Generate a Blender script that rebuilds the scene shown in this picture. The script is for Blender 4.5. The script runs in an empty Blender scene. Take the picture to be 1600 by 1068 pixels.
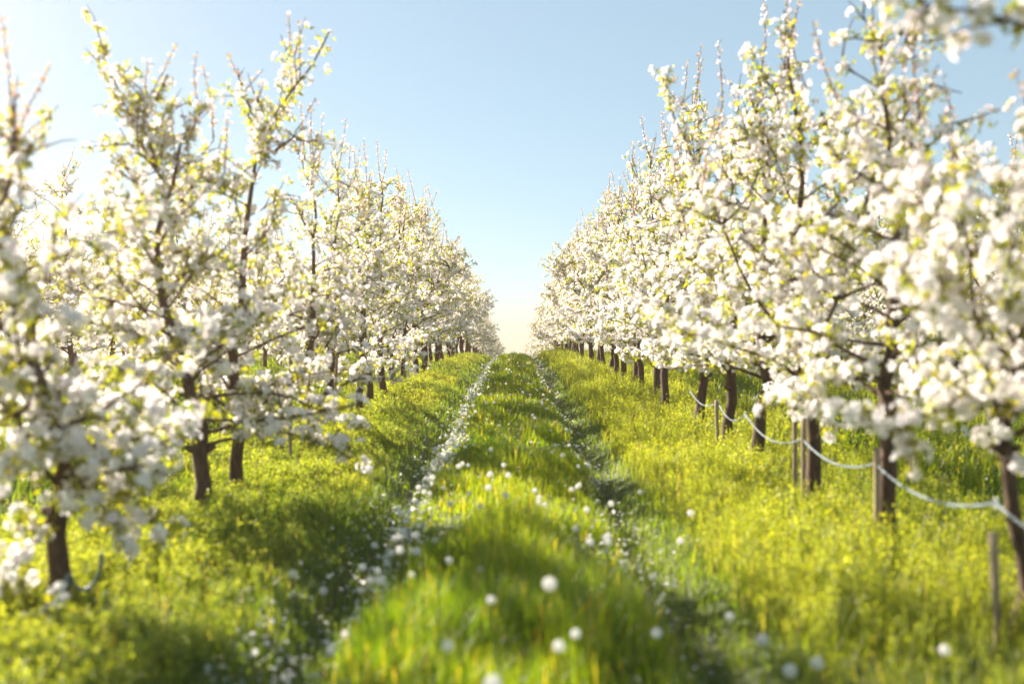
import bpy, math, random
import numpy as np
from mathutils import Vector, Matrix

# ------------------------------------------------------------------ camera, sky, sun, exposure
S = bpy.context.scene
COL = S.collection
R = math.radians
CAM_Z = 1.25
FPX = 35.0 / 36.0 * 1600.0           # focal length in photograph pixels
cd = bpy.data.cameras.new('camera'); cam = bpy.data.objects.new('camera', cd); COL.objects.link(cam)
cam.location = (0, 0, CAM_Z)
cam.rotation_euler = (R(90.6), 0, R(0.12))
cd.lens = 35.0; cd.sensor_width = 36.0; cd.clip_end = 3000; cd.clip_start = 0.05
cd.dof.use_dof = True; cd.dof.focus_distance = 24.0; cd.dof.aperture_fstop = 1.1
S.camera = cam

SUN_AZ = -46.0      # degrees left of the view direction (+Y)
SUN_EL = 29.0
W = bpy.data.worlds.new('World'); S.world = W; W.use_nodes = True
wn = W.node_tree.nodes; wl = W.node_tree.links; wn.clear()
wo = wn.new('ShaderNodeOutputWorld'); wb = wn.new('ShaderNodeBackground'); sk = wn.new('ShaderNodeTexSky')
sk.sky_type = 'NISHITA'; sk.sun_disc = False
sk.sun_elevation = R(SUN_EL); sk.sun_rotation = R(SUN_AZ)
sk.air_density = 0.85; sk.dust_density = 0.0; sk.ozone_density = 1.0; sk.altitude = 100
wb.inputs['Strength'].default_value = 0.052
wm = wn.new('ShaderNodeMix'); wm.data_type = 'RGBA'; wm.blend_type = 'MULTIPLY'; wm.inputs['Factor'].default_value = 1
wm.inputs['B'].default_value = (1.06, 1.0, 0.86, 1)
wl.new(sk.outputs[0], wm.inputs['A']); 
wc = wn.new('ShaderNodeMix'); wc.data_type = 'RGBA'; wc.inputs['Factor'].default_value = 0.5
wc.inputs['B'].default_value = (3.0, 4.1, 4.7, 1)          # constant pale blue mixed in, flattening the sky gradient
wl.new(wm.outputs['Result'], wc.inputs['A']); wl.new(wc.outputs['Result'], wb.inputs['Color']); wl.new(wb.outputs[0], wo.inputs['Surface'])
ld = bpy.data.lights.new('sun', 'SUN'); ld.energy = 5.0; ld.angle = R(0.6); ld.color = (1.0, 0.88, 0.74)
sun = bpy.data.objects.new('sun', ld); COL.objects.link(sun)
sd = Vector((math.sin(R(SUN_AZ)) * math.cos(R(SUN_EL)), math.cos(R(SUN_AZ)) * math.cos(R(SUN_EL)), math.sin(R(SUN_EL))))
sun.rotation_euler = sd.to_track_quat('Z', 'Y').to_euler()
S.view_settings.view_transform = 'Standard'; S.view_settings.look = 'None'
S.view_settings.exposure = 1.86; S.view_settings.gamma = 1.0
S.cycles.use_denoising = True
S.cycles.max_bounces = 12; S.cycles.diffuse_bounces = 8; S.cycles.transmission_bounces = 8
S.cycles.transparent_max_bounces = 6; S.cycles.sample_clamp_indirect = 6.0

# ------------------------------------------------------------------ helpers
rng = np.random.default_rng(7)

def vnoise(x, y, seed=0):
    """smooth value noise in 0..1 on arrays"""
    x = np.asarray(x, float); y = np.asarray(y, float)
    xi = np.floor(x).astype(np.int64); yi = np.floor(y).astype(np.int64)
    fx = x - xi; fy = y - yi
    fx = fx * fx * (3 - 2 * fx); fy = fy * fy * (3 - 2 * fy)
    def h(a, b):
        n = (a * 374761393 + b * 668265263 + seed * 974634777) & 0x7fffffff
        n = ((n ^ (n >> 13)) * 1274126177) & 0x7fffffff
        return ((n ^ (n >> 16)) & 0xffff) / 65535.0
    return (h(xi, yi) * (1 - fx) + h(xi + 1, yi) * fx) * (1 - fy) + (h(xi, yi + 1) * (1 - fx) + h(xi + 1, yi + 1) * fx) * fy

def fbm(x, y, seed=0, o=3):
    s = 0; a = 0.5; t = 0
    for k in range(o):
        s = s + a * vnoise(x * 2 ** k, y * 2 ** k, seed + k); t += a; a *= 0.5
    return s / t

def mesh_from(name, V, F, mat, cols=None, smooth=False):
    """V (n,3); F list of (m,k) index arrays (tris or quads)"""
    if not isinstance(F, (list, tuple)): F = [F]
    F = [f for f in F if len(f)]
    me = bpy.data.meshes.new(name)
    V = np.ascontiguousarray(V, dtype=np.float32)
    me.vertices.add(len(V)); me.vertices.foreach_set('co', V.ravel())
    idx = np.concatenate([f.ravel() for f in F]).astype(np.int32)
    tot = np.concatenate([np.full(len(f), f.shape[1]) for f in F]).astype(np.int32)
    st = np.concatenate([[0], np.cumsum(tot)[:-1]]).astype(np.int32)
    me.loops.add(len(idx)); me.loops.foreach_set('vertex_index', idx)
    me.polygons.add(len(tot)); me.polygons.foreach_set('loop_start', st)
    me.polygons.foreach_set('use_smooth', np.full(len(tot), smooth))
    me.update(calc_edges=True)
    if cols is not None:
        ca = me.color_attributes.new('Col', 'FLOAT_COLOR', 'POINT')
        c4 = np.ones((len(V), 4), np.float32); c4[:, :3] = cols
        ca.data.foreach_set('color', c4.ravel())
    if mat: me.materials.append(mat)
    return me

def link(name, me, parent=None, loc=None):
    o = bpy.data.objects.new(name, me); COL.objects.link(o)
    if parent: o.parent = parent
    if loc is not None: o.location = loc
    return o

def empty(name, loc, rz=0.0):
    o = bpy.data.objects.new(name, None); COL.objects.link(o)
    o.location = loc; o.rotation_euler = (0, 0, rz); o.empty_display_size = 0.1
    return o

def tag(o, label=None, cat=None, group=None, kind=None):
    if label: o['label'] = label
    if cat: o['category'] = cat
    if group: o['group'] = group
    if kind: o['kind'] = kind
    return o

def copy_thing(src, loc, rz, sc=1.0):
    c = src.copy(); COL.objects.link(c); c.location = loc; c.rotation_euler = (0, 0, rz); c.scale = (sc, sc, sc)
    for ch in src.children:
        k = ch.copy(); COL.objects.link(k); k.parent = c
    return c

class Geo:
    def __init__(s): s.v = []; s.q = []; s.t = []; s.c = []; s.n = 0
    def add(s, v, q=None, t=None, c=(1, 1, 1)):
        v = np.asarray(v, float)
        if q is not None and len(q): s.q.append(np.asarray(q) + s.n)
        if t is not None and len(t): s.t.append(np.asarray(t) + s.n)
        s.v.append(v); s.c.append(np.broadcast_to(np.asarray(c, float), (len(v), 3))); s.n += len(v)
    def tube(s, pts, rad, sides=6, c=(1, 1, 1), rough=0.0):
        pts = np.asarray(pts, float); n = len(pts); rad = np.broadcast_to(np.asarray(rad, float), (n,))
        d = np.gradient(pts, axis=0); d /= np.linalg.norm(d, axis=1)[:, None] + 1e-9
        ref = np.array([0, 0, 1.0]) if abs(d[:, 2]).mean() < 0.8 else np.array([0, 1.0, 0])
        a = np.cross(d, ref); a /= np.linalg.norm(a, axis=1)[:, None] + 1e-9
        b = np.cross(d, a)
        th = np.linspace(0, 2 * np.pi, sides, endpoint=False)
        rr = rad[:, None] * (1 + rough * rng.standard_normal((n, sides)))
        V = pts[:, None] + rr[..., None] * (np.cos(th)[None, :, None] * a[:, None] + np.sin(th)[None, :, None] * b[:, None])
        i = np.arange(n - 1)[:, None] * sides; j = np.arange(sides)[None]; j2 = (j + 1) % sides
        q = np.stack([i + j, i + j2, i + sides + j2, i + sides + j], -1).reshape(-1, 4)
        V = np.concatenate([V.reshape(-1, 3), pts[-1:], pts[:1]])
        e = (n - 1) * sides; jj = np.arange(sides); jn = (jj + 1) % sides
        t = np.concatenate([np.stack([e + jj, e + jn, np.full(sides, n * sides)], -1), np.stack([jn, jj, np.full(sides, n * sides + 1)], -1)])
        s.add(V, q, t, c)
    def mesh(s, name, mat, smooth=False, col=True):
        V = np.concatenate(s.v); F = []
        if s.q: F.append(np.concatenate(s.q))
        if s.t: F.append(np.concatenate(s.t))
        return mesh_from(name, V, F, mat, np.concatenate(s.c) if col else None, smooth)

def frames(n):
    """orthonormal frame arrays whose third axis is n (m,3)"""
    n = n / (np.linalg.norm(n, axis=1)[:, None] + 1e-9)
    r = np.where(np.abs(n[:, 2:3]) < 0.9, np.array([[0, 0, 1.0]]), np.array([[1.0, 0, 0]]))
    a = np.cross(r, n); a /= np.linalg.norm(a, axis=1)[:, None]
    b = np.cross(n, a)
    return a, b, n

def instance_pts(P, a, b, n, sc, T):
    """place the template P (k,3), triangles T (t,3) at m frames -> V (m*k,3), F"""
    m = len(a if isinstance(a, np.ndarray) else P)
    M = np.stack([a, b, n], 1)                                    # m,3(axis),3(xyz)
    V = np.einsum('ki,mij->mkj', P, M) * sc[:, None, None]
    return V

# ------------------------------------------------------------------ materials
def mat_new(name):
    m = bpy.data.materials.new(name); m.use_nodes = True
    nt = m.node_tree; nt.nodes.clear()
    return m, nt.nodes, nt.links

def thin_mat(name, col_scale=(1, 1, 1), trans=0.5, trans_tint=(1, 1, 1), gloss=0.05, rough=0.5, objvar=0.0):
    """thin leaf or petal: reflects its colour, lets tinted light through; colour comes from the mesh attribute"""
    m, N, L = mat_new(name)
    out = N.new('ShaderNodeOutputMaterial')
    at = N.new('ShaderNodeAttribute'); at.attribute_name = 'Col'
    src = at.outputs['Color']
    if objvar:
        oi = N.new('ShaderNodeObjectInfo'); hs = N.new('ShaderNodeHueSaturation')
        mr = N.new('ShaderNodeMapRange'); mr.inputs['To Min'].default_value = 1 - objvar; mr.inputs['To Max'].default_value = 1 + objvar
        L.new(oi.outputs['Random'], mr.inputs['Value']); L.new(mr.outputs[0], hs.inputs['Value']); L.new(src, hs.inputs['Color']); src = hs.outputs[0]
    def mul(c):
        mx = N.new('ShaderNodeMix'); mx.data_type = 'RGBA'; mx.blend_type = 'MULTIPLY'; mx.inputs['Factor'].default_value = 1
        L.new(src, mx.inputs['A']); mx.inputs['B'].default_value = (*c, 1); return mx.outputs['Result']
    d = N.new('ShaderNodeBsdfDiffuse'); t = N.new('ShaderNodeBsdfTranslucent'); g = N.new('ShaderNodeBsdfGlossy')
    g.inputs['Roughness'].default_value = rough; g.inputs['Color'].default_value = (1, 1, 1, 1)
    L.new(mul(col_scale), d.inputs['Color']); L.new(mul(trans_tint), t.inputs['Color'])
    m1 = N.new('ShaderNodeMixShader'); m1.inputs[0].default_value = trans; L.new(d.outputs[0], m1.inputs[1]); L.new(t.outputs[0], m1.inputs[2])
    m2 = N.new('ShaderNodeMixShader'); m2.inputs[0].default_value = gloss; L.new(m1.outputs[0], m2.inputs[1]); L.new(g.outputs[0], m2.inputs[2])
    L.new(m2.outputs[0], out.inputs['Surface'])
    return m

def rough_mat(name, c1, c2, scale=20, stretch=(1, 1, 1), bump=0.4, rough=0.85, bdist=0.01):
    m, N, L = mat_new(name)
    out = N.new('ShaderNodeOutputMaterial'); p = N.new('ShaderNodeBsdfPrincipled')
    tc = N.new('ShaderNodeTexCoord'); mp = N.new('ShaderNodeMapping'); mp.inputs['Scale'].default_value = stretch
    nz = N.new('ShaderNodeTexNoise'); nz.inputs['Scale'].default_value = scale; nz.inputs['Detail'].default_value = 6; nz.inputs['Roughness'].default_value = 0.65
    cr = N.new('ShaderNodeValToRGB'); cr.color_ramp.elements[0].position = 0.3; cr.color_ramp.elements[1].position = 0.72
    cr.color_ramp.elements[0].color = (*c1, 1); cr.color_ramp.elements[1].color = (*c2, 1)
    bp = N.new('ShaderNodeBump'); bp.inputs['Strength'].default_value = bump; bp.inputs['Distance'].default_value = bdist
    L.new(tc.outputs['Object'], mp.inputs[0]); L.new(mp.outputs[0], nz.inputs[0]); L.new(nz.outputs[0], cr.inputs[0])
    L.new(cr.outputs[0], p.inputs['Base Color']); L.new(nz.outputs[0], bp.inputs['Height']); L.new(bp.outputs[0], p.inputs['Normal'])
    p.inputs['Roughness'].default_value = rough; L.new(p.outputs[0], out.inputs[0])
    return m

M_PETAL = thin_mat('petal', (1, 1, 1), 0.5, (1.0, 0.985, 0.985), 0.02, 0.5)
M_LEAF = thin_mat('apple_leaf', (1, 1, 1), 0.6, (2.9, 2.75, 0.35), 0.06, 0.4, 0.1)
M_GRASS = thin_mat('grass_blade', (1, 1, 1), 0.55, (3.3, 2.8, 0.3), 0.04, 0.45)
M_WEED = thin_mat('weed', (1, 1, 1), 0.55, (2.25, 2.12, 0.5), 0.03, 0.5)
M_PUFF = thin_mat('seed_fluff', (1, 1, 1), 0.5, (1, 1, 1), 0.0)
M_BARK = rough_mat('bark', (0.030, 0.018, 0.012), (0.14, 0.085, 0.052), 14, (3, 3, 0.7), 0.9)
M_TWIG = rough_mat('twig', (0.05, 0.026, 0.018), (0.12, 0.07, 0.045), 40, (1, 1, 1), 0.4)
M_STAKE = rough_mat('weathered_wood', (0.22, 0.16, 0.10), (0.42, 0.33, 0.23), 12, (4, 4, 0.4), 0.5)
M_HOSE = rough_mat('pale_hose', (0.10, 0.14, 0.17), (0.24, 0.29, 0.33), 9, (1, 1, 1), 0.1, 0.35)
M_TIE = rough_mat('tie', (0.30, 0.33, 0.36), (0.42, 0.45, 0.48), 30, (1, 1, 1), 0.1, 0.4)

def ground_material():
    m, N, L = mat_new('orchard_soil')
    out = N.new('ShaderNodeOutputMaterial'); p = N.new('ShaderNodeBsdfPrincipled'); p.inputs['Roughness'].default_value = 0.95
    tc = N.new('ShaderNodeTexCoord')
    n1 = N.new('ShaderNodeTexNoise'); n1.inputs['Scale'].default_value = 1.3; n1.inputs['Detail'].default_value = 8
    n2 = N.new('ShaderNodeTexNoise'); n2.inputs['Scale'].default_value = 26; n2.inputs['Detail'].default_value = 6
    L.new(tc.outputs['Object'], n1.inputs[0]); L.new(tc.outputs['Object'], n2.inputs[0])
    at = N.new('ShaderNodeAttribute'); at.attribute_name = 'Col'
    c1 = N.new('ShaderNodeValToRGB'); e = c1.color_ramp.elements
    e[0].position = 0.3; e[0].color = (0.045, 0.07, 0.014, 1); e[1].position = 0.7; e[1].color = (0.12, 0.15, 0.03, 1)
    c2 = N.new('ShaderNodeValToRGB'); e = c2.color_ramp.elements
    e[0].position = 0.35; e[0].color = (0.03, 0.035, 0.014, 1); e[1].position = 0.7; e[1].color = (0.075, 0.075, 0.03, 1)  # rut soil, painted darker to carry the shade lying in the ruts
    mx = N.new('ShaderNodeMix'); mx.data_type = 'RGBA'
    L.new(n1.outputs[0], c1.inputs[0]); L.new(n2.outputs[0], c2.inputs[0])
    L.new(at.outputs['Color'], mx.inputs['Factor']); L.new(c1.outputs[0], mx.inputs['A']); L.new(c2.outputs[0], mx.inputs['B'])
    bp = N.new('ShaderNodeBump'); bp.inputs['Strength'].default_value = 0.6; bp.inputs['Distance'].default_value = 0.03
    L.new(n2.outputs[0], bp.inputs['Height']); L.new(bp.outputs[0], p.inputs['Normal'])
    L.new(mx.outputs['Result'], p.inputs['Base Color']); L.new(p.outputs[0], out.inputs[0])
    return m
M_GROUND = ground_material()

# ------------------------------------------------------------------ ground
_ky = [-60, 0, 6, 10, 14, 20, 29, 38, 46, 57, 80, 110, 160, 300, 1500]
_kz = [0, 0, .05, .2, .34, .60, .86, 1.06, .95, .35, -.35, -1.0, -2.4, -6, -30]
_gy = np.arange(-80, 1520, 0.5); _gz = np.interp(_gy, _ky, _kz)
_k = np.exp(-0.5 * (np.arange(-8, 9) / 3.5) ** 2); _k /= _k.sum()
_gz = np.convolve(np.pad(_gz, 8, mode='edge'), _k, mode='valid')
RUTS = (-0.86, 0.77)
def rut_amount(x):
    x = np.asarray(x, float)
    xm = (x + 2.1 + 420) % 4.2 - 2.1                       # every alley between rows has its two wheel ruts
    return sum(np.exp(-((xm - r) / 0.18) ** 2) for r in RUTS)
def gz(x, y):
    x = np.asarray(x, float); y = np.asarray(y, float)
    near = np.clip(1 - np.abs(y) / 160, 0, 1)
    xm = (x + 2.1 + 420) % 4.2 - 2.1
    hump = 0.05 * np.exp(-(xm / 0.55) ** 2)
    return np.interp(y, _gy, _gz) + near * (-0.15 * rut_amount(x) + hump + 0.05 * (fbm(x * 0.9, y * 0.7, 3) - 0.5) + 0.03 * (fbm(x * 3, y * 2.2, 9) - 0.5))

def build_ground():
    xs = np.concatenate([np.linspace(-1400, -40, 12)[:-1], np.linspace(-40, -8, 33)[:-1], np.linspace(-8, -3, 40)[:-1], np.linspace(-3, 3, 121),
                         np.linspace(3, 8, 40)[1:], np.linspace(8, 40, 33)[1:], np.linspace(40, 1400, 12)[1:]])
    ys = np.concatenate([np.linspace(-60, 0, 13)[:-1], np.linspace(0, 20, 161)[:-1], np.linspace(20, 60, 121)[:-1], np.linspace(60, 160, 60)[:-1], np.linspace(160, 1500, 30)])
    X, Y = np.meshgrid(xs, ys); Z = gz(X, Y)
    V = np.stack([X, Y, Z], -1).reshape(-1, 3); nx = len(xs)
    i = np.arange(len(ys) - 1)[:, None] * nx; j = np.arange(nx - 1)[None]
    q = np.stack([i + j, i + j + 1, i + nx + j + 1, i + nx + j], -1).reshape(-1, 4)
    r = np.clip(rut_amount(X) * (0.45 + 0.9 * fbm(X * 2, Y * 1.3, 21)), 0, 1).ravel()
    me = mesh_from('ground', V, q, M_GROUND, np.stack([r, r, r], -1), True)
    tag(link('ground', me), 'gently rising orchard ground with two wheel ruts', 'ground', kind='structure')
build_ground()

# ------------------------------------------------------------------ apple trees
PET = []
for k in range(5):
    a = 2 * math.pi * k / 5
    for (r, w, h) in ((0.003, 0, 0.0), (0.013, -0.0095, 0.004), (0.0225, -0.0065, 0.008), (0.0225, 0.0065, 0.008), (0.013, 0.0095, 0.004)):
        PET.append((r * math.cos(a) - w * math.sin(a), r * math.sin(a) + w * math.cos(a), h))
PET = np.array(PET); PETT = np.concatenate([np.array([[0, 1, 2], [0, 2, 3], [0, 3, 4]]) + 5 * k for k in range(5)])
LEAF = np.array([(0, 0, 0), (0.011, 0.018, 0.005), (-0.011, 0.018, 0.005), (0.0, 0.022, -0.002), (0, 0.05, 0.0)])
LEAFT = np.array([[0, 1, 3], [0, 3, 2], [1, 4, 3], [3, 4, 2]])

def scatter(P, T, pos, nrm, scale, spin=None, colors=None, cup=None):
    a, b, n = frames(nrm)
    if spin is not None:
        c, s = np.cos(spin)[:, None], np.sin(spin)[:, None]
        a, b = a * c + b * s, -a * s + b * c
    m = len(pos); Pm = np.broadcast_to(P, (m,) + P.shape).copy()
    if cup is not None: Pm[:, :, 2] *= cup[:, None]
    V = (Pm[:, :, 0:1] * a[:, None] + Pm[:, :, 1:2] * b[:, None] + Pm[:, :, 2:3] * n[:, None]) * scale[:, None, None] + pos[:, None]
    F = (T[None] + (np.arange(m) * len(P))[:, None, None]).reshape(-1, 3)
    C = np.repeat(colors, len(P), axis=0) if colors is not None else None
    return V.reshape(-1, 3), F, C

def wander(p0, d0, L, n, wob, lift, r):
    pts = [np.array(p0, float)]; d = np.array(d0, float); d /= np.linalg.norm(d)
    for i in range(n):
        d = d + r.normal(0, wob, 3) + np.array([0, 0, lift]); d /= np.linalg.norm(d)
        pts.append(pts[-1] + d * L / n)
    return np.array(pts)

def along(pts, step, r, t0=0.0, t1=1.0):
    seg = np.linalg.norm(np.diff(pts, axis=0), axis=1); s = np.concatenate([[0], np.cumsum(seg)]); L = s[-1]
    u = np.arange(L * t0, L * t1, step) + r.uniform(0, step)
    u = u[u < L]
    return np.stack([np.interp(u, s, pts[:, k]) for k in range(3)], -1)

def tree_proto(seed, H=3.5, spread=1.0, low=0.68, nb=38, dens=1.0, leader=None, lean=(0, 0), extra=(), shoots=6, trad=0.050, leafy=1.5, fork=True, zpow=1.12):
    r = np.random.default_rng(seed)
    tr = Geo(); br = Geo()
    if leader is None:
        n = 16; z = np.linspace(-0.08, H * 0.93, n)
        w = np.cumsum(r.normal(0, 0.022, (n, 2)), axis=0); w[0] = 0; w[1] *= 0.4
        f = np.clip(z / H, 0, 1)[:, None]
        P = np.concatenate([w + f * np.array(lean)[None], z[:, None]], 1)
    else:
        K = np.array(leader, float); t = np.linspace(0, len(K) - 1, 18)
        P = np.stack([np.interp(t, np.arange(len(K)), K[:, k]) for k in range(3)], -1)
        P[2:-1] += r.normal(0, 0.012, P[2:-1].shape); H = P[-1, 2]
    f = np.clip(P[:, 2] / H, 0, 1)
    rad = trad * (1 - f) ** 1.35 + 0.006; rad[0] *= 1.35; rad[1] *= 1.08
    tr.tube(P, rad, 10, rough=0.05)
    # pruning knuckle where the crown begins
    kz = low * 0.97; kp = np.array([np.interp(kz, P[:, 2], P[:, 0]), np.interp(kz, P[:, 2], P[:, 1]), kz])
    for q in range(3):
        a = r.uniform(0, 2 * np.pi); d = np.array([math.cos(a), math.sin(a), 0.3])
        tr.tube([kp + d * 0.01, kp + d * (trad * 1.2), kp + d * (trad * 1.8)], [trad * .62, trad * .5, trad * .2], 7, rough=0.05)
    sites = []; small = []
    def trunk_at(z): return np.array([np.interp(z, P[:, 2], P[:, 0]), np.interp(z, P[:, 2], P[:, 1]), z])
    limbs = []
    if fork:
        for q in range(r.integers(1, 3)):
            z0 = low + r.uniform(0.0, 0.45); a = r.uniform(0, 2 * np.pi)
            pts = wander(trunk_at(z0), (math.cos(a) * .75, math.sin(a) * .75, 0.8), r.uniform(1.1, 1.7) * H / 3.5, 9, 0.09, 0.10, r)
            br.tube(pts, np.linspace(trad * .30, .005, 10), 7, rough=0.04); limbs.append(pts)
    ga = r.uniform(0, 6.28)
    ends = []
    for k in range(nb):
        t = (k + r.uniform(0, 1)) / nb
        z0 = low + (H * 0.9 - low) * t ** zpow
        ga += 2.399 + r.normal(0, 0.35)
        L = (0.92 * (1 - t) ** 0.75 + 0.20) * r.uniform(0.7, 1.18) * spread
        el = r.uniform(0.15, 0.75) + 0.25 * t
        lift = -0.055 * (1 - t) + 0.05 * t + r.normal(0, 0.03)
        p0 = trunk_at(z0)
        if limbs and r.random() < 0.3:
            lp = limbs[r.integers(len(limbs))]; p0 = lp[r.integers(2, len(lp))]; L *= 0.7
        pts = wander(p0, (math.cos(ga) * math.cos(el), math.sin(ga) * math.cos(el), math.sin(el)), L, 7, 0.11, lift, r)
        br.tube(pts, np.linspace(0.015 * (1 - 0.5 * t) * (0.6 + .4 * L), 0.0035, 8), 5, rough=0.05)
        bd = r.choice([0.05, 0.065, 0.09, 0.14]) / dens * (1.0 + 0.5 * t); limbs_pts = along(pts, bd, r, 0.22); sites.append(limbs_pts)
        ends.append(pts[-1])
        for q in range(int(r.integers(4, 8) * min(1, .4 + L))):
            i = r.integers(2, 8); d = pts[i] - pts[i - 1]; d /= np.linalg.norm(d)
            d = d * 0.5 + r.normal(0, 0.55, 3) + np.array([0, 0, 0.28])
            sl = r.uniform(0.10, 0.34) * (0.7 + 0.3 * spread)
            sp = wander(pts[i], d, sl, 4, 0.12, -0.02, r)
            br.tube(sp, np.linspace(0.006, 0.0025, 5), 4)
            sites.append(along(sp, bd * 0.85, r, 0.1))
    for lp in limbs: sites.append(along(lp, 0.10 / dens, r, 0.3))
    tp = along(P, 0.05 / dens, r, 0.36); sites.append(tp + r.normal(0, .035, tp.shape))
    for k in range(shoots):                                  # upright one-year shoots above the crown
        if k < 2: p0 = trunk_at(H * r.uniform(0.86, 0.93))
        else: p0 = ends[int(len(ends) * r.uniform(0.5, 1.0)) - 1]
        sp = wander(p0, (r.normal(0, .22), r.normal(0, .22), 1), r.uniform(0.35, 0.75), 6, 0.06, 0.05, r)
        br.tube(sp, np.linspace(0.006, 0.002, 7), 4); small.append(along(sp, 0.055, r, 0.05))
    for (pts, sparse) in extra:
        K = np.array(pts, float); t = np.linspace(0, len(K) - 1, 12)
        E = np.stack([np.interp(t, np.arange(len(K)), K[:, k]) for k in range(3)], -1); E[1:-1] += r.normal(0, .012, E[1:-1].shape)
        br.tube(E, np.linspace(0.016, 0.003, 12), 6)
        cl = along(E, 0.085, r, 0.12)
        (small if sparse else sites).append(cl)
        for q in range(9):
            i = r.integers(2, 11); d = (E[i] - E[i - 1]) * 3 + r.normal(0, 0.25, 3) + np.array([0, 0, .1])
            sp = wander(E[i], d, r.uniform(0.12, 0.4), 4, .1, .02, r); br.tube(sp, np.linspace(.005, .002, 5), 4)
            (small if sparse and q % 2 else sites).append(along(sp, .075, r, .15))
    # flower clusters
    C = np.concatenate(sites); C = C + r.normal(0, 0.022, C.shape)
    nC = len(C)
    ax = np.stack([np.interp(C[:, 2], P[:, 2], P[:, 0]), np.interp(C[:, 2], P[:, 2], P[:, 1]), C[:, 2]], -1)
    outw = C - ax; outw /= np.linalg.norm(outw, axis=1)[:, None] + 1e-6
    cd_ = outw * 0.55 + np.array([0, 0, 0.35]) + r.normal(0, 0.45, C.shape); cd_ /= np.linalg.norm(cd_, axis=1)[:, None]
    hf = np.clip((C[:, 2] - 1.2) / (H - 1.2), 0, 1); cs = r.uniform(0.75, 1.2, nC) * (1.0 - 0.35 * hf)
    dome = r.random(nC) < 0.86
    nf = np.where(dome, r.integers(5, 9, nC), r.integers(0, 3, nC))
    ci = np.repeat(np.arange(nC), nf)
    fn = cd_[ci] + r.normal(0, 0.62, (len(ci), 3)); fn /= np.linalg.norm(fn, axis=1)[:, None]
    fp = C[ci] + cd_[ci] * 0.018 + fn * (0.038 * cs[ci] * r.uniform(0.8, 1.2, len(ci)))[:, None]
    pink = np.clip(r.normal(0.02, 0.12, len(ci)) + 0.2 * hf[ci], 0, 0.6)[:, None]
    fc = np.array([[0.90, 0.89, 0.89]]) * (1 - pink) + np.array([[0.86, 0.62, 0.66]]) * pink
    cup = r.uniform(0.4, 2.4, len(ci)); fs = cs[ci] * r.uniform(0.9, 1.25, len(ci))
    SM = np.concatenate(small) if small else np.zeros((0, 3)); nS = len(SM)
    si = np.repeat(np.arange(nS), r.integers(0, 4, nS))
    fp2 = SM[si] + r.normal(0, 0.015, (len(si), 3)); pk = r.uniform(0.1, 0.8, len(si))[:, None]
    FP = np.concatenate([fp, fp2]); FN = np.concatenate([fn, r.normal(0, 1, (len(si), 3)) + [0, 0, .5]])
    FC = np.concatenate([fc, np.array([[0.87, 0.83, 0.82]]) * (1 - pk) + np.array([[0.8, 0.5, 0.54]]) * pk])
    FS = np.concatenate([fs, r.uniform(0.45, 0.8, len(si))]); CU = np.concatenate([cup, r.uniform(1.2, 3, len(si))])
    V, F, CC = scatter(PET, PETT, FP, FN, FS, r.uniform(0, 6.28, len(FP)), FC, CU)
    blossom = mesh_from('blossom', V, F, M_PETAL, CC)
    # young leaves round each cluster and on the shoots
    nl = np.where(dome, r.integers(2, 6, nC), r.integers(5, 10, nC)); nl = (nl * leafy + r.random(nC)).astype(int)
    li = np.repeat(np.arange(nC), nl)
    ln = cd_[li] * 0.7 + r.normal(0, 0.6, (len(li), 3))
    lp = C[li] + r.normal(0, 0.014, (len(li), 3))
    s2 = np.repeat(np.arange(nS), r.integers(2, 5, nS))
    LP = np.concatenate([lp, SM[s2] + r.normal(0, .006, (len(s2), 3))]); LN = np.concatenate([ln, r.normal(0, 1, (len(s2), 3)) + [0, 0, .4]])
    LS = np.concatenate([r.uniform(0.65, 1.25, len(li)), r.uniform(0.4, 0.85, len(s2))])
    mixc = r.random(len(LP))[:, None]
    LC = np.array([[0.12, 0.16, 0.026]]) * (1 - mixc) + np.array([[0.25, 0.24, 0.04]]) * mixc
    LC[len(li):] = LC[len(li):] * np.array([1.15, .7, 1.2])
    V, F, CC = scatter(LEAF, LEAFT, LP, LN, LS, r.uniform(0, 6.28, len(LP)), LC)
    leaves = mesh_from('foliage', V, F, M_LEAF, CC)
    return dict(trunk=tr.mesh('trunk', M_BARK, True, False), limb=br.mesh('branches', M_TWIG, True, False), blossom=blossom, leaves=leaves)

def gzf(x, y): return float(gz(np.array([x]), np.array([y]))[0])

def place_proto(data, x, y, rz, sc=1.0):
    t = empty('apple_tree', (x, y, gzf(x, y) - 0.02), rz); t.scale = (sc, sc, sc)
    link('trunk', data['trunk'], t); link('branches', data['limb'], t)
    link('foliage', data['leaves'], t); link('blossom', data['blossom'], t)
    return t

ORD = ['first', 'second', 'third', 'fourth', 'fifth', 'sixth', 'seventh', 'eighth', 'ninth', 'tenth', 'eleventh', 'twelfth',
       'thirteenth', 'fourteenth', 'fifteenth', 'sixteenth', 'seventeenth', 'eighteenth', 'nineteenth', 'twentieth']

XR = 2.1
def px_pos(px, row):           # distance at which a trunk of that row shows at photograph column px
    return abs(row * FPX / (px - 805))

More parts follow.
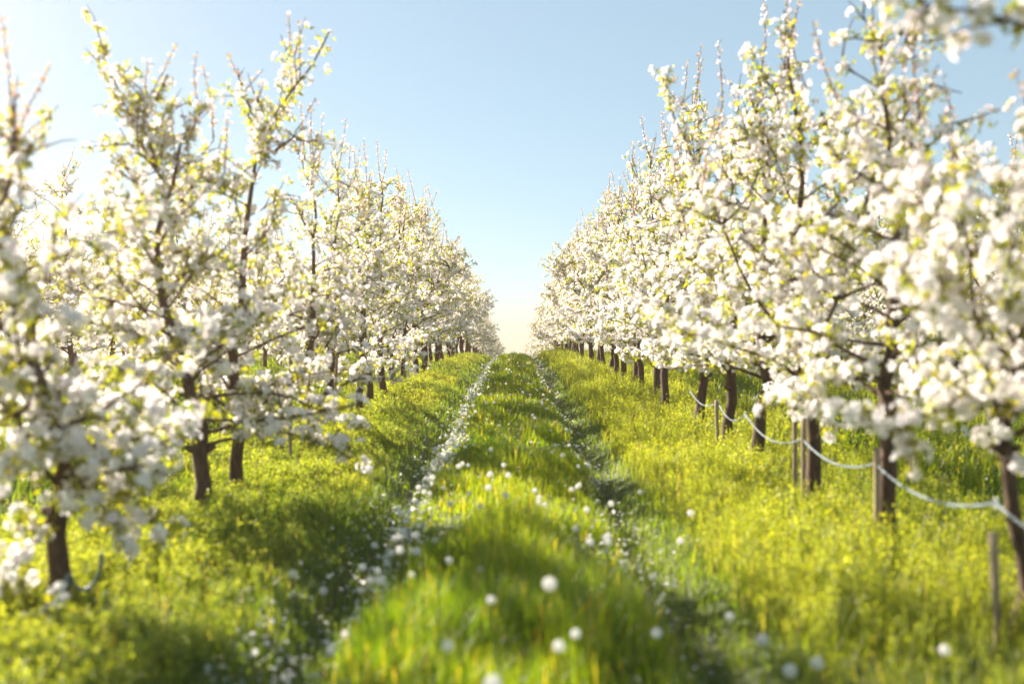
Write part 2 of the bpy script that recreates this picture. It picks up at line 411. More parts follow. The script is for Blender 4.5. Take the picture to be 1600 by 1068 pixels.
protos = [tree_proto(101, 3.55, 1.0, low=.6, leafy=1.2), tree_proto(102, 3.35, 0.95, lean=(.1, 0)), tree_proto(103, 3.7, 1.05, nb=38), tree_proto(104, 3.2, .95, low=.66),
          tree_proto(105, 3.5, 1.05, nb=38, lean=(0, .1)), tree_proto(106, 3.4, .9, dens=1.1, leafy=1.2), tree_proto(107, 3.65, 1.0, fork=False, shoots=8)]
roots = []
def use(i, x, y, rz, sc):
    """first use of a prototype places it, later uses copy it"""
    if i >= len(roots) or roots[i] is None:
        while len(roots) <= i: roots.append(None)
        roots[i] = place_proto(protos[i], x, y, rz, sc); return roots[i]
    return copy_thing(roots[i], (x, y, gzf(x, y) - 0.02), rz, sc)

# the near, individual trees: the two sparse, tall ones of the left row and the close ones of the right row
def rel(px, py, Y, X0, Y0):    # photograph point at depth Y -> coordinates relative to the tree foot
    return ((px - 805) / FPX * Y - X0, Y - Y0, CAM_Z - (py - 550) / FPX * Y - gzf(X0, Y0))

GROUP = 'blossoming apple trees in the orchard rows'
left_near = []; right_near = []
# left row
xl, yl = -2.1, px_pos(90, -2.1)
ex1 = [([rel(100, 760, yl, xl, yl), rel(50, 840, yl - .15, xl, yl), rel(-10, 940, yl - .25, xl, yl), rel(60, 985, yl - .4, xl, yl)], False),
       ([rel(110, 720, yl, xl, yl), rel(160, 780, yl - .1, xl, yl), rel(205, 850, yl - .2, xl, yl)], False),
       ([rel(100, 700, yl, xl, yl), rel(40, 700, yl - .3, xl, yl), rel(-30, 760, yl - .4, xl, yl)], False),
       ([rel(110, 680, yl, xl, yl), rel(180, 700, yl - .2, xl, yl), rel(235, 760, yl - .2, xl, yl)], False)]
d = tree_proto(201, 3.0, .95, low=.5, nb=30, zpow=1.3, extra=ex1, leafy=2.2, dens=.62, leader=[(0, 0, -.08), (0.0, 0, .35), (.03, 0, .72), (-.08, .05, 1.0), (-.18, .1, 1.4), (-.30, .1, 1.9), (-.25, .1, 2.45)], fork=True)
t = place_proto(d, xl, yl, 0); tag(t, 'nearest left apple tree, leaning dark trunk, low blossom, washed by sun glare', 'tree', GROUP)
xl2, yl2 = -2.1, px_pos(316, -2.1)
P2 = [(0, 0, -.08), (.0, 0, .3), (.0, 0, .62)] + [rel(*a, yl2, xl2, yl2) for a in ((300, 600), (256, 490), (240, 380), (262, 310), (245, 240), (220, 190), (262, 110))]
ex2 = [([rel(245, 260, yl2, xl2, yl2), rel(200, 170, yl2 + .2, xl2, yl2), rel(150, 60, yl2 + .3, xl2, yl2)], False),
       ([rel(250, 330, yl2, xl2, yl2), rel(300, 190, yl2 - .2, xl2, yl2), rel(330, 150, yl2 - .3, xl2, yl2)], True)]
d = tree_proto(202, 3.3, .98, nb=46, low=.55, dens=1.05, zpow=1.15, leader=P2, extra=ex2, leafy=1.8, trad=.056, fork=False)
t = place_proto(d, xl2, yl2, 0); tag(t, 'second left apple tree, short thick trunk and a tall crooked open leader', 'tree', GROUP)
xl3, yl3 = -2.1, px_pos(372, -2.1)
P3 = [(0, 0, -.08), (0, 0, .3), (0, 0, .62)] + [rel(*a, yl3, xl3, yl3) for a in ((368, 560), (376, 440), (385, 340), (410, 230), (440, 160), (490, 90), (516, 40))]
ex3 = [([rel(408, 250, yl3, xl3, yl3), rel(390, 170, yl3 + .1, xl3, yl3), rel(372, 100, yl3 + .1, xl3, yl3)], True),
       ([rel(412, 240, yl3, xl3, yl3), rel(460, 215, yl3 - .1, xl3, yl3), rel(500, 212, yl3 - .2, xl3, yl3)], True)]
d = tree_proto(203, 3.4, .9, nb=36, low=.6, dens=.85, zpow=1.7, leader=P3, extra=ex3, shoots=2, leafy=1.8, trad=.05, fork=False)
t = place_proto(d, xl3, yl3, 0); tag(t, 'third left apple tree, its long bare shoot slanting right high into the sky', 'tree', GROUP)

xr, yr = 2.1, px_pos(1580, 2.1)
d = tree_proto(204, 2.3, .72, low=.84, nb=32, leafy=1.5, lean=(.05, 0), trad=.036, fork=True, shoots=3)
near_r = [place_proto(d, xr, yr, 0)]
yr2 = px_pos(1387, 2.1)
PR2 = [(0, 0, -.08), (0, 0, .3), (0.0, 0, .7), (.01, 0, .95)] + [rel(*a, yr2, 2.1, yr2) for a in ((1390, 520), (1402, 400), (1396, 280), (1385, 170), (1388, 60), (1392, -40))]
d = tree_proto(205, 3.6, .95, low=.92, nb=38, leafy=1.35, zpow=1.3, leader=PR2, trad=.052, fork=False)
near_r.append(place_proto(d, 2.1, yr2, 0))
yr3 = px_pos(1270, 2.1)
PR3 = [(0, 0, -.08), (.0, 0, .3)] + [rel(*a, yr3, 2.1, yr3) for a in ((1274, 650), (1256, 590), (1240, 500), (1242, 400), (1250, 320), (1252, 200), (1240, 100), (1228, 10))]
d = tree_proto(206, 3.7, 1.0, low=.95, nb=42, leafy=1.15, zpow=1.25, leader=PR3, trad=.052, fork=True)
near_r.append(place_proto(d, 2.1, yr3, 0))
lz = [3.0, 1.5] ; ly = [px_pos(p, -2.1) for p in (486, 516, 560, 582)]
y = ly[-1] + 1.45
lr = random.Random(5)
while y < 118:
    ly.append(y); y += lr.uniform(1.35, 1.6)
ry_near = [px_pos(p, 2.1) for p in (1580, 1387, 1270)] + [8.75] + [px_pos(p, 2.1) for p in (1135, 1090, 1048)]
ry = list(ry_near); y = ry[-1] + 1.45
while y < 118:
    ry.append(y); y += lr.uniform(1.35, 1.6)

def row_label(side, k, dist):
    """k counts from the camera"""
    if k < 20: return '%s white-blossomed apple tree counted from the camera along the %s row' % (ORD[k], side)
    return 'small far white-blossomed apple tree, beyond the twentieth of the %s row' % side

hand_l = {3: 'fourth left apple tree, rounded white crown beside the pale hose loop',
          4: 'fifth left apple tree, dense crown overlapping the fourth one',
          5: 'sixth left apple tree, crown reaching low over the grass'}
for k, y in enumerate(ly):
    i = lr.randrange(7); sc = lr.uniform(0.92, 1.05)
    sc = lr.uniform(.9, .97) if k < 4 else lr.uniform(1.0, 1.17)
    t = use(i, -2.1 + lr.uniform(-.07, .07), y, lr.uniform(0, 6.28), sc)
    tag(t, hand_l.get(k + 3) or row_label('left', k + 3, y), 'tree', GROUP)
hand_r = {0: 'nearest right apple tree, its trunk and pale stake cut by the frame edge',
          1: 'second right apple tree, thick dark trunk with a pale stake, tall crown',
          2: 'third right apple tree, curved forked trunk with the hose tied to it',
          3: 'fourth right apple tree, trunk hidden behind hanging white blossom',
          4: 'fifth right apple tree, upright dark trunk where the hose starts sagging'}
for k, y in enumerate(ry):
    i = (2, 4, 0, 1, 3, 6, 5)[k] if k < 7 else lr.randrange(7)
    sc = (1.08, 1.14, 1.12, 1.1, 1.12, 1.12, 1.12)[k] if k < 7 else lr.uniform(1.03, 1.2)
    t = near_r[k] if k < 3 else use(i, 2.1 + lr.uniform(-.06, .06), y, lr.uniform(0, 6.28), sc)
    tag(t, hand_r.get(k) or row_label('right', k, y), 'tree', GROUP)
# trees just beside the camera whose branches reach into the frame
t = use(5, 2.3, 2.9, 2.0, 1.18); tag(t, 'apple tree right beside the camera, only its blurred branches in the upper right', 'tree', GROUP)
t = use(3, -2.7, 2.7, 1.0, .85); tag(t, 'apple tree left beside the camera, only a few blurred branches at the left edge', 'tree', GROUP)
# neighbouring rows
for (X, y0, y1, nm) in ((-6.3, 11.0, 62, 'second row to the left, behind the nearest left row'), (6.3, 11.0, 62, 'second row to the right, behind the nearest right row'),
                        (-10.5, 16, 62, 'third row to the left'), (-14.7, 26, 50, 'fourth row to the left'), (14.7, 26, 50, 'fourth row to the right'), (10.5, 18, 62, 'third row to the right')):
    y = y0
    while y < y1:
        t = use(lr.randrange(7), X + lr.uniform(-.08, .08), y, lr.uniform(0, 6.28), lr.uniform(0.88, 1.04))
        tag(t, 'partly hidden apple tree in the ' + nm, 'tree', GROUP)
        y += lr.uniform(1.4, 1.65)

# ------------------------------------------------------------------ stakes and hoses
def stake(x, y, h, lean, label):
    g = Geo(); z0 = gzf(x, y)
    n = 7; pts = [(lean[0] * i / n, lean[1] * i / n, -0.1 + (h + 0.1) * i / n) for i in range(n + 1)]
    g.tube(pts, np.full(n + 1, 0.018), 8, rough=0.03)
    o = link('support_stake', g.mesh('support_stake', M_STAKE, True, False), loc=(x, y, z0))
    tag(o, label, 'stake', 'support stakes beside the trunks')
sl = {0: 'pale wooden stake left of the nearest right trunk', 1: 'pale wooden stake against the thick second trunk of the right row', 2: 'pale wooden stake left of the curved third trunk of the right row'}
for k in (0, 1, 2, 4):
    stake(2.1 - 0.085, ry[k] - 0.07, {0: .46, 1: .66, 2: .72}.get(k, .6), (lr.uniform(-.02, .02), 0.02), sl.get(k, 'weathered stake beside the %s trunk of the right row' % ORD[k]))
stake(1.93 * 1.0 + .17, px_pos(1243, 2.1), 1.1, (0, 0), 'thin dark stake standing alone between the third and fourth right trunks')
stake(-2.1, px_pos(455, -2.1), 1.25, (.01, 0), 'thin dark stake holding the hose in front of the fourth left tree')
stake(-2.0, px_pos(515, -2.1) - .2, 1.0, (.03, 0), 'thin stake beside the fifth left trunk')

def hose(anchors, name_label, sag=0.15, r=0.007, tail=None):
    pts = []
    for (a, b) in zip(anchors[:-1], anchors[1:]):
        a = np.array(a); b = np.array(b); n = 12
        sg = sag * min(1.2, np.linalg.norm(b - a) / 1.5) * lr.uniform(.4, 1.35)
        for i in range(n):
            t = i / n; p = a * (1 - t) + b * t; p[2] -= sg * 4 * t * (1 - t); pts.append(p)
    pts.append(np.array(anchors[-1]))
    if tail is not None: pts = [np.array(p) for p in tail] + pts
    root = Geo(); root.tube(pts, r, 8)
    o = link('irrigation_hose', root.mesh('irrigation_hose', M_HOSE, True, False))
    tag(o, name_label, 'hose')
    for a in anchors[: 8]:
        g = Geo(); th = np.linspace(0, 2 * np.pi, 13); p = np.array(a)
        g.tube(np.stack([p[0] + 0 * th, p[1] + 0.022 * np.cos(th), p[2] + 0.022 * np.sin(th)], -1), 0.004, 5)
        link('hose_tie', g.mesh('hose_tie', M_TIE, True, False), o)
ra = [(2.1 - .075, y - .02, gzf(2.1, y) + .54 + lr.uniform(-.04, .04)) for y in [2.9] + ry[:6]]
ra[0] = (ra[0][0], ra[0][1], ra[0][2] + .22); ra[1] = (ra[1][0], ra[1][1], ra[1][2] + .07)
hose(ra, 'pale irrigation hose sagging between the trunks of the right row', 0.13)
lt = [px_pos(455, -2.1)] + ly[:14]
la = [(-2.1 + .075, y - .02, gzf(-2.1, y) + .56 + lr.uniform(-.05, .05)) for y in [yl3] + sorted(lt)]
hose(la, 'pale irrigation hose sagging between the trunks of the left row', 0.12)
# loose end of hose hooked round the nearest left trunk
Y1 = yl - .12
def pt(px, py, Y): return ((px - 805) / FPX * Y, Y, CAM_Z - (py - 550) / FPX * Y)
lp_ = [pt(88, 1010, Y1), pt(97, 960, Y1), pt(106, 905, Y1 - .02), pt(112, 893, Y1), pt(118, 915, Y1 + .05), pt(135, 922, Y1 + .1), pt(152, 908, Y1 + .12), pt(160, 885, Y1 + .1), pt(161, 862, Y1 + .1)]
K = np.array(lp_); tt = np.linspace(0, len(K) - 1, 50)
E = np.stack([np.interp(tt, np.arange(len(K)), K[:, k]) for k in range(3)], -1)
for _ in range(3): E[1:-1] = (E[:-2] + 2 * E[1:-1] + E[2:]) / 4
g = Geo(); g.tube(E, 0.0095, 8)
tag(link('hose_end', g.mesh('hose_end', M_HOSE, True, False)), 'loose pale hose end looped in front of the nearest left trunk', 'hose')

# ------------------------------------------------------------------ grass, weeds, petals
def ribbons(pos, h, w, yaw, bend, cols, seg=3):
    """curved grass blades; all arrays of length m"""
    m = len(pos); ds = np.stack([np.cos(yaw), np.sin(yaw)], -1); dw = np.stack([-np.sin(yaw), np.cos(yaw)], -1)
    V = np.zeros((m, 2 * seg + 1, 3))
    for k in range(seg + 1):
        t = k / seg
        off = ds * (bend * h * t ** 2)[:, None]
        zz = h * t * (1 - 0.35 * bend * t)
        ww = w * (1 - t) ** 0.7 * 0.5
        if k < seg:
            V[:, 2 * k, :2] = pos[:, :2] + off - dw * ww[:, None]; V[:, 2 * k + 1, :2] = pos[:, :2] + off + dw * ww[:, None]
            V[:, 2 * k, 2] = V[:, 2 * k + 1, 2] = pos[:, 2] + zz
        else:
            V[:, 2 * seg, :2] = pos[:, :2] + off; V[:, 2 * seg, 2] = pos[:, 2] + zz
    T = []
    for k in range(seg - 1): T += [[2 * k, 2 * k + 1, 2 * k + 3], [2 * k, 2 * k + 3, 2 * k + 2]]
    T.append([2 * seg - 2, 2 * seg - 1, 2 * seg]); T = np.array(T)
    F = (T[None] + (np.arange(m) * (2 * seg + 1))[:, None, None]).reshape(-1, 3)
    return V.reshape(-1, 3), F, np.repeat(cols, 2 * seg + 1, axis=0)

def strip_points(x0, x1, bands, r):
    """random points between x0 and x1; bands of (y0, y1, count per square metre)"""
    P = []
    for (y0, y1, dn) in bands:
        n = int((x1 - x0) * (y1 - y0) * dn)
        P.append(np.stack([r.uniform(x0, x1, n), r.uniform(y0, y1, n)], -1))
    return np.concatenate(P)

def in_view(P, margin=0.8):
    return np.abs(P[:, 0]) < P[:, 1] * 0.53 + margin

def join(parts):
    V = []; F = []; C = []; n = 0
    for (v, f, c) in parts:
        V.append(v); F.append(f + n); C.append(c); n += len(v)
    return np.concatenate(V), np.concatenate(F), np.concatenate(C)

def mown_grass():
    r = np.random.default_rng(31)
    P = strip_points(-0.80, 0.67, [(2.4, 6, 5200), (6, 10, 3000), (10, 18, 1500), (18, 30, 800), (30, 60, 350)], r)
    P = P[in_view(P)]
    x, y = P[:, 0], P[:, 1]
    tuft = fbm(x * 2.3, y * 1.7, 40); ra = np.clip(rut_amount(x), 0, 1)
    keep = r.random(len(P)) < np.clip(-0.25 + 2.0 * tuft, 0.05, 1) * (1 - 0.8 * ra)
    P, x, y, tuft, ra = P[keep], x[keep], y[keep], tuft[keep], ra[keep]
    n = len(P); far = np.clip((y - 4) / 30, 0, 1)
    edge = 1 - np.where(x < 0, 0.5, 0.15) * np.clip(np.abs(x) / 0.75, 0, 1) ** 3
    h = (0.06 + 0.42 * np.clip(tuft - 0.28, 0, 1) ** 1.0) * r.uniform(0.6, 1.35, n) * edge * (1 - .25 * far)
    w = r.uniform(0.004, 0.008, n) * (1 + 3.0 * far)
    big = fbm(x * 0.8, y * 0.5, 50)
    mix = np.clip(big * 1.2 - .1 + r.normal(0, .18, n), 0, 1)[:, None]
    c = np.array([[0.055, 0.12, 0.010]]) * (1 - mix) + np.array([[0.15, 0.205, 0.015]]) * mix
    straw = r.random(n) < 0.06; c[straw] = (0.35, 0.28, 0.12)
    pos = np.stack([x, y, gz(x, y) - 0.005], -1)
    V1 = ribbons(pos, h, w, r.uniform(0, 6.28, n), np.clip(r.normal(0.35, 0.25, n), 0, 1.1), c)
    me = mesh_from('grass', V1[0], V1[1], M_GRASS, V1[2])
    tag(link('grass', me), 'lush bright green grass on the middle strip between the wheel ruts', 'grass', kind='stuff')
mown_grass()

def short_cover():
    """short sparse cover of the ruts and of the neighbouring alleys"""
    r = np.random.default_rng(32)
    P = [strip_points(-1.3, -0.6, [(2.4, 8, 1900), (8, 20, 800), (20, 50, 250)], r), strip_points(0.55, 1.2, [(2.4, 8, 1600), (8, 20, 650), (20, 50, 200)], r),
         strip_points(-13, -2.6, [(6, 14, 260), (14, 45, 90)], r), strip_points(2.6, 13, [(6, 14, 260), (14, 45, 90)], r)]
    P = np.concatenate(P); P = P[in_view(P)]; x, y = P[:, 0], P[:, 1]; n = len(P)
    out = np.abs(x) > 2.5
    h = np.where(out, r.uniform(0.1, 0.3, n), r.uniform(0.03, 0.13, n)); w = np.where(out, .018, .006) * (1 + y / 14)
    mix = r.random(n)[:, None]
    c = np.array([[0.04, 0.09, 0.02]]) * (1 - mix) + np.array([[0.11, 0.16, 0.025]]) * mix  # blade colours darkened to put the rut shade into the grass
    V = ribbons(np.stack([x, y, gz(x, y) - .004], -1), h, w, r.uniform(0, 6.28, n), np.clip(r.normal(.5, .3, n), 0, 1.2), c, 2)
    tag(link('ground_cover', mesh_from('ground_cover', V[0], V[1], M_GRASS, V[2])), 'short grass, colour darkened for shade, in the wheel ruts and in the neighbouring alleys', 'grass', kind='stuff')
short_cover()

def weed_template(r, h, nl, nfl, lw, flw, spread):
    """a spindly herb: bent stem, leaflets up it, specks of bloom at the top -> V, T, kind (0 stem, 1 leaf, 2 bloom)"""
    V = []; T = []; K = []; n = 0
    for s in range(3):
        a0 = r.uniform(0, 6.28); lean = r.uniform(0.03, spread)
        bx, by = r.normal(0, .012, 2)
        hs = h * r.uniform(.7, 1.1)
        pts = [np.array([bx + lean * math.cos(a0) * (t ** 1.5), by + lean * math.sin(a0) * (t ** 1.5), hs * t]) for t in np.linspace(0, 1, 5)]
        sw = 0.0022; side = np.array([-math.sin(a0), math.cos(a0), 0]) * sw
        for p in pts: V += [p - side, p + side]; K += [0, 0]
        for k in range(4): T += [[n + 2 * k, n + 2 * k + 1, n + 2 * k + 3], [n + 2 * k, n + 2 * k + 3, n + 2 * k + 2]]
        n += 10
        def lerp(t):
            i = min(int(t * 4), 3); f = t * 4 - i; return pts[i] * (1 - f) + pts[i + 1] * f
        for q in range(nl):
            t = r.uniform(0.08, 0.9); p = lerp(t); a = r.uniform(0, 6.28); L = lw * r.uniform(.6, 1.3) * (1.3 - .6 * t)
            d = np.array([math.cos(a), math.sin(a), r.uniform(0.1, .9)]); d /= np.linalg.norm(d); sd_ = np.cross(d, [0, 0, 1]); sd_ /= np.linalg.norm(sd_)
            V += [p, p + d * L * .5 + sd_ * L * .2, p + d * L, p + d * L * .5 - sd_ * L * .2]; K += [1] * 4
            T += [[n, n + 1, n + 2], [n, n + 2, n + 3]]; n += 4
        for q in range(nfl):
            t = r.uniform(0.72, 1.02); p = lerp(min(t, .999)) + r.normal(0, .014, 3); L = flw * r.uniform(.6, 1.3)
            d = r.normal(0, 1, 3); d /= np.linalg.norm(d); e = np.cross(d, r.normal(0, 1, 3)); e /= np.linalg.norm(e)
            V += [p - d * L, p + e * L, p + d * L, p - e * L]; K += [2] * 4
            T += [[n, n + 1, n + 2], [n, n + 2, n + 3]]; n += 4
    return np.array(V), np.array(T), np.array(K)

def weeds(name, label, regions, hbase, pal, seed, nl=9, nfl=8, lw=.03, flw=.007, tall=1.0, hseed=60, blades=0.0):
    r = np.random.default_rng(seed)
    temps = [weed_template(r, hbase * r.uniform(.8, 1.2), nl, nfl, lw, flw, .09) for _ in range(6)]
    parts = []
    P = np.concatenate([strip_points(a, b, bands, r) for (a, b, bands) in regions]); P = P[in_view(P)]
    x, y = P[:, 0], P[:, 1]
    dn = fbm(x * 1.6, y * 1.1, hseed)
    xm = np.abs(x)
    keep = r.random(len(P)) < np.clip(0.15 + 1.5 * dn, 0, 1) * np.clip((xm - np.where((x < 0) & (y < 30), 1.08, 0.99)) / 0.2, 0, 1)
    P, x, y, dn, xm = P[keep], x[keep], y[keep], dn[keep], xm[keep]
    n = len(P); sc = (0.45 + 1.0 * dn) * r.uniform(.75, 1.2, n) * tall * (0.55 + 0.45 * np.clip((xm - np.where(x < 0, 1.15, .80)) / 0.6, 0, 1)); rz = r.uniform(0, 6.28, n)
    wide = 1 + np.clip((y - 8) / 22, 0, 1.6)
    which = r.integers(0, len(temps), n)
    zz = gz(x, y)
    tone = np.clip(fbm(x * 0.7, y * .45, hseed + 5) * 1.3 - .15 + r.normal(0, .12, n), 0, 1)
    for w, (V, T, K) in enumerate(temps):
        m = which == w; k = m.sum()
        if not k: continue
        c, s = np.cos(rz[m])[:, None], np.sin(rz[m])[:, None]; S_ = sc[m][:, None]; Wd = wide[m][:, None]
        X = (V[None, :, 0] * c - V[None, :, 1] * s) * S_ * Wd + x[m][:, None]; Yy = (V[None, :, 0] * s + V[None, :, 1] * c) * S_ * Wd + y[m][:, None]
        Z = V[None, :, 2] * S_ + zz[m][:, None] - .004
        VV = np.stack([X, Yy, Z], -1).reshape(-1, 3)
        tn = tone[m][:, None, None]
        base = np.array(pal[0])[K][None] * (1 - tn) + np.array(pal[1])[K][None] * tn
        parts.append((VV, (T[None] + (np.arange(k) * len(V))[:, None, None]).reshape(-1, 3), base.reshape(-1, 3)))
    if blades:                                              # thin grass standing among the herbs
        rep = 5; bx = np.repeat(x, rep) + r.normal(0, .05, n * rep); by = np.repeat(y, rep) + r.normal(0, .05, n * rep); m = n * rep
        hh = np.repeat(sc, rep) * hbase * r.uniform(.7, 1.35, m); tt = np.repeat(tone, rep)[:, None]
        cc = np.array([pal[0][1]]) * (1 - tt) + np.array([pal[1][1]]) * tt
        dry = r.random(m) < .12; cc[dry] = (.40, .34, .15)
        parts.append(ribbons(np.stack([bx, by, gz(bx, by) - .004], -1), hh, .0035 * (1 + by / 9), r.uniform(0, 6.28, m), np.clip(r.normal(.3, .2, m), 0, 1), cc, 2))
    V, F, C = join(parts)
    tag(link(name, mesh_from(name, V, F, M_WEED, C)), label, 'weeds', kind='stuff')
    return len(F)

palR = (((.07, .11, .02), (.08, .12, .012), (.25, .28, .05)), ((.17, .20, .04), (.20, .24, .04), (.38, .41, .065)))
palL = (((.05, .10, .02), (.05, .11, .015), (.14, .20, .04)), ((.14, .17, .03), (.16, .20, .03), (.37, .385, .08)))
weeds('yellow_weeds', 'tall yellow-green flowering weeds along the foot of the right row',
      [(0.88, 3.3, [(2.4, 6, 330), (6, 12, 230), (12, 22, 130), (22, 45, 60)]), (3.3, 9.5, [(5, 14, 40), (14, 40, 18)])], 0.27, palR, 71, nl=7, nfl=9, lw=.026, flw=.0055, blades=1.0)
weeds('low_weeds', 'low fluffy green weeds along the foot of the left row',
      [(-3.3, -0.95, [(2.4, 6, 420), (6, 12, 270), (12, 22, 140), (22, 45, 60)]), (-9.5, -3.3, [(5, 14, 45), (14, 40, 18)])], 0.20, palL, 72, nl=11, nfl=9, lw=.028, flw=.0065, hseed=90, blades=.7)

def petals():
    r = np.random.default_rng(81)
    P = []
    def band(xc, xs, bands):
        for (y0, y1, n) in bands:
            P.append(np.stack([r.normal(xc, xs, n), r.uniform(y0, y1, n)], -1))
    band(-0.71, 0.08, [(2.6, 6, 900), (6, 12, 1700), (12, 24, 1500), (24, 38, 500)])
    band(-0.92, 0.15, [(2.6, 5, 1000), (5, 9, 250), (9, 20, 150)])
    band(0.70, 0.10, [(3, 9, 450), (9, 20, 600), (20, 34, 250)])
    band(0.0, 0.45, [(3, 9, 350), (9, 22, 700)])
    band(-5.0, 0.9, [(8, 25, 2600)]); band(5.0, 0.9, [(8, 25, 2600)])
    P = np.concatenate(P); P = P[in_view(P)]
    cl = fbm(P[:, 0] * 3, P[:, 1] * 2.2, 44); P = P[r.random(len(P)) < np.clip((cl - .25) * 2.4, 0, 1)]
    x, y = P[:, 0], P[:, 1]; n = len(P)
    z = gz(x, y) + r.uniform(0.01, 0.09, n)
    tmpl = np.array([(-.009, 0, 0), (0, .007, .002), (.009, 0, 0.001), (0, -.007, .002)]); T = np.array([[0, 1, 2], [0, 2, 3]])
    nr = r.normal(0, .45, (n, 3)) + [0, 0, 1]
    V, F, C = scatter(tmpl, T, np.stack([x, y, z], -1), nr, r.uniform(.8, 1.6, n) * (1 + y / 16), r.uniform(0, 6.28, n), np.full((n, 3), .84))
    tag(link('fallen_petals', mesh_from('fallen_petals', V, F, M_PETAL, C)), 'fallen white apple petals strewn along the wheel ruts', 'petals', kind='stuff')
petals()

# ------------------------------------------------------------------ dandelion clocks
def dandelion_meshes(h, seed):
    r = np.random.default_rng(seed)
    g = Geo(); bend = r.uniform(-.04, .04, 2)
    pts = [(bend[0] * t * t, bend[1] * t * t, h * t) for t in np.linspace(0, 1, 6)]
    g.tube(pts, np.linspace(.0026, .0020, 6), 5, c=(.16, .17, .05))
    stem = g.mesh('stem', M_WEED)
    top = np.array(pts[-1]); Rr = 0.0185
    k = np.arange(95) + .5; ph = np.arccos(1 - 2 * k / 95); th = np.pi * (1 + 5 ** .5) * k
    n = np.stack([np.cos(th) * np.sin(ph), np.sin(th) * np.sin(ph), np.cos(ph)], -1)
    star = []; 
    for q in range(6):
        a = q * math.pi / 3
        star += [(0, 0, -.0015), (.0052 * math.cos(a - .3), .0052 * math.sin(a - .3), .001), (.0052 * math.cos(a + .3), .0052 * math.sin(a + .3), .001)]
    star = np.array(star); T = np.arange(18).reshape(6, 3)
    V, F, C = scatter(star, T, top + n * Rr * r.uniform(8.0 / 9, 1.06, 95)[:, None], n, np.ones(95), r.uniform(0, 6, 95), np.full((95, 3), .86))
    g2 = Geo(); g2.add(V, None, F, (.86, .86, .85))
    g2.tube([top - [0, 0, .004], top, top + [0, 0, .004]], [.003, .005, .003], 8, c=(.35, .3, .2))
    head = g2.mesh('seed_head', M_PUFF)
    w = Geo(); w.add(V, None, F, (.86, .86, .85)); w.tube(pts, np.full(6, .003), 4, c=(.16, .17, .05))
    return stem, head, w.mesh('dandelion', M_PUFF)
DH = [.16, .22, .30, .38]
DM = [dandelion_meshes(h, 300 + i) for i, h in enumerate(DH)]
droots = {}
def dandelion(x, y, hi, label, sc=1.0):
    loc = (x, y, gzf(x, y)); rz = lr.uniform(0, 6.28)
    if y > 11:
        o = link('dandelion', DM[hi][2], loc=loc); o.rotation_euler = (0, 0, rz); s = sc * (1 + max(0, y - 11) / 60)
        o.scale = (s, s, s)
    elif hi not in droots:
        o = empty('dandelion', loc, rz); link('stem', DM[hi][0], o); link('seed_head', DM[hi][1], o); o.scale = (sc,) * 3; droots[hi] = o
    else: o = copy_thing(droots[hi], loc, rz, sc)
    tag(o, label, 'dandelion', 'white dandelion clocks in the grass')
def dpx(px, py, hi, label, sc=1.0):
    """put a clock of height DH[hi] where the photograph shows its head"""
    h = DH[hi] * sc; Y = 4.0
    for _ in range(30):
        X = (px - 805) / FPX * Y; z = gzf(X, Y) + h
        Y = 0.5 * Y + 0.5 * (CAM_Z - z) * FPX / (py - 550)
    dandelion((px - 805) / FPX * Y, Y, hi, label, sc)
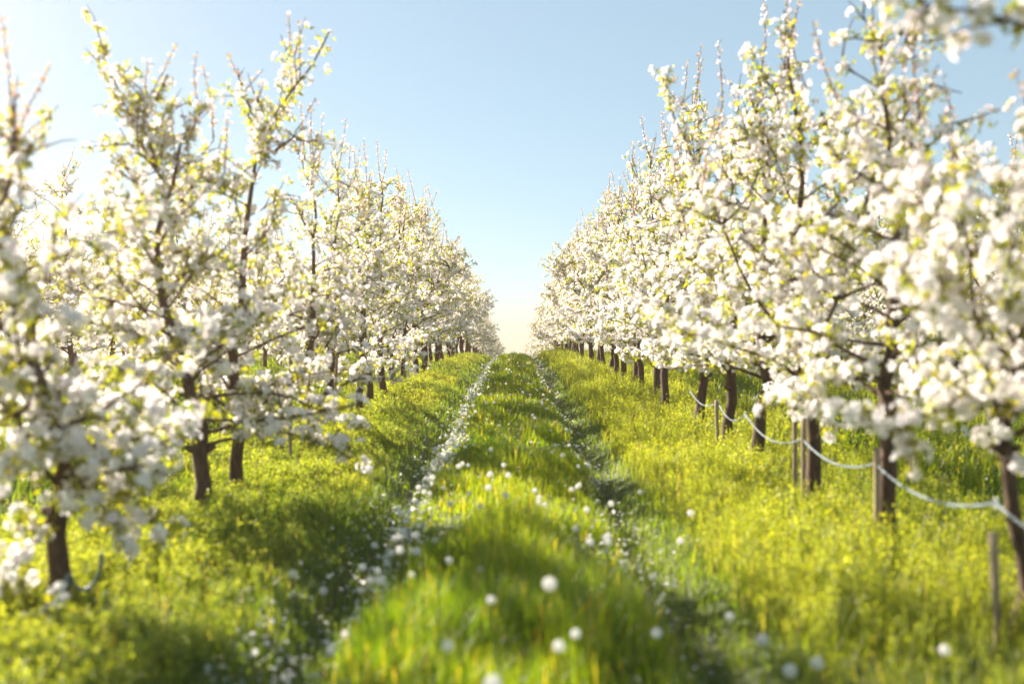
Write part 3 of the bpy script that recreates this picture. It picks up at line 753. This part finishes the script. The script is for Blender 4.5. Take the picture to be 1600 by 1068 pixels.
near = [(870, 912, 3, 'largest white dandelion clock, standing tall in the middle grass', 1.1), (1197, 1000, 1, 'round dandelion clock at lower right of the right wheel rut', 1.1),
        (1230, 1048, 1, 'dandelion clock at the bottom edge, right of the right rut', 1.1), (1288, 1035, 1, 'rightmost dandelion clock along the bottom edge, in yellow weeds', 1),
        (1145, 963, 1, 'faint dandelion clock just inside the dark right rut', .9), (1058, 843, 1, 'dandelion clock on the right verge, the lower of two near the rut', 1),
        (1085, 800, 1, 'dandelion clock on the right verge, the upper of two near the rut', 1), (780, 1060, 2, 'dandelion clock cut by the bottom edge of the picture, middle strip', 1.1),
        (697, 1010, 2, 'dandelion clock low in the middle strip, left of the largest one', .9), (882, 1010, 2, 'dandelion clock directly below the largest one', .9),
        (778, 935, 2, 'shaded bluish dandelion clock left of the largest one', .8), (1005, 768, 1, 'dandelion clock just right of the right rut, halfway up', .9),
        (795, 773, 2, 'brightest dandelion clock in the middle of the grass strip, halfway up', 1), (762, 740, 2, 'dandelion clock upper left of the brightest halfway one', 1),
        (762, 760, 1, 'pale dandelion clock left of the brightest halfway one', 1), (907, 825, 1, 'dandelion clock in shade near the right side of the strip', .9),
        (952, 785, 1, 'dandelion clock leaning over the right rut', 1), (655, 862, 1, 'dandelion clock at the left edge of the strip, lower of a pair', 1),
        (655, 836, 1, 'dandelion clock at the left edge of the strip, upper of a pair', 1), (1484, 1012, 1, 'single dandelion clock deep in the right yellow weeds', .9),
        (903, 985, 2, 'small dandelion clock lower right of the largest one', .8), (1018, 985, 1, 'bluish dandelion clock on the strip beside the right rut', .9),
        (465, 895, 0, 'dandelion clock in the shaded left verge, upper one', 1), (510, 922, 0, 'dandelion clock in the shaded left verge, lower one', 1),
        (590, 905, 1, 'dandelion clock at the left end of a bright bunch', 1), (642, 800, 1, 'dandelion clock on the left strip edge above the pair', 1)]
for a in near: dpx(*a)
for k in range(75):      # bright bunch at the left edge of the middle strip
    y = lr.uniform(3.4, 17); dandelion(lr.gauss(-0.66, 0.08), y, lr.choice((0, 1, 1)), 'white dandelion clock among many along the left edge of the middle strip', lr.uniform(.7, 1))
for k in range(160):
    y = 4.6 + 24 * lr.random() ** 1.5; x = lr.choice((lr.gauss(-.65, .1), lr.gauss(.58, .1), lr.uniform(-.55, .5)))
    dandelion(x, y, lr.choice((0, 1, 1, 2)), 'small dandelion clock scattered in the farther part of the middle strip', lr.uniform(.65, .95))
for k in range(34):
    y = lr.uniform(9, 20); x = lr.choice((-1, 1)) * lr.uniform(4.2, 5.5)
    if abs(x) < y * .52: dandelion(x, y, lr.choice((1, 2)), 'dandelion clock in a neighbouring alley seen under the branches', 1)
def added_haze():  # added air volume; its sunward glow stands in for a lens flare
    g = Geo(); x0, x1, y0, y1, z0, z1 = -60, 60, -8, 150, -4.5, 5.6
    V = [(x, y, z) for z in (z0, z1) for y in (y0, y1) for x in (x0, x1)]
    g.add(V, [(0, 2, 3, 1), (4, 5, 7, 6), (0, 1, 5, 4), (2, 6, 7, 3), (0, 4, 6, 2), (1, 3, 7, 5)])
    m, N, L = mat_new('added_warm_air'); out = N.new('ShaderNodeOutputMaterial'); v = N.new('ShaderNodeVolumePrincipled')
    v.inputs['Color'].default_value = (1.0, 0.72, 0.58, 1); v.inputs['Density'].default_value = 0.0036; v.inputs['Anisotropy'].default_value = 0.86
    L.new(v.outputs[0], out.inputs['Volume'])
    tag(link('added_haze', g.mesh('added_haze', m, False, False)), 'added warm air volume glowing sunward in place of lens flare', 'added_haze', kind='stuff')
added_haze()
print('objects', len(S.objects), 'tris', sum(len(m.polygons) for m in bpy.data.meshes))
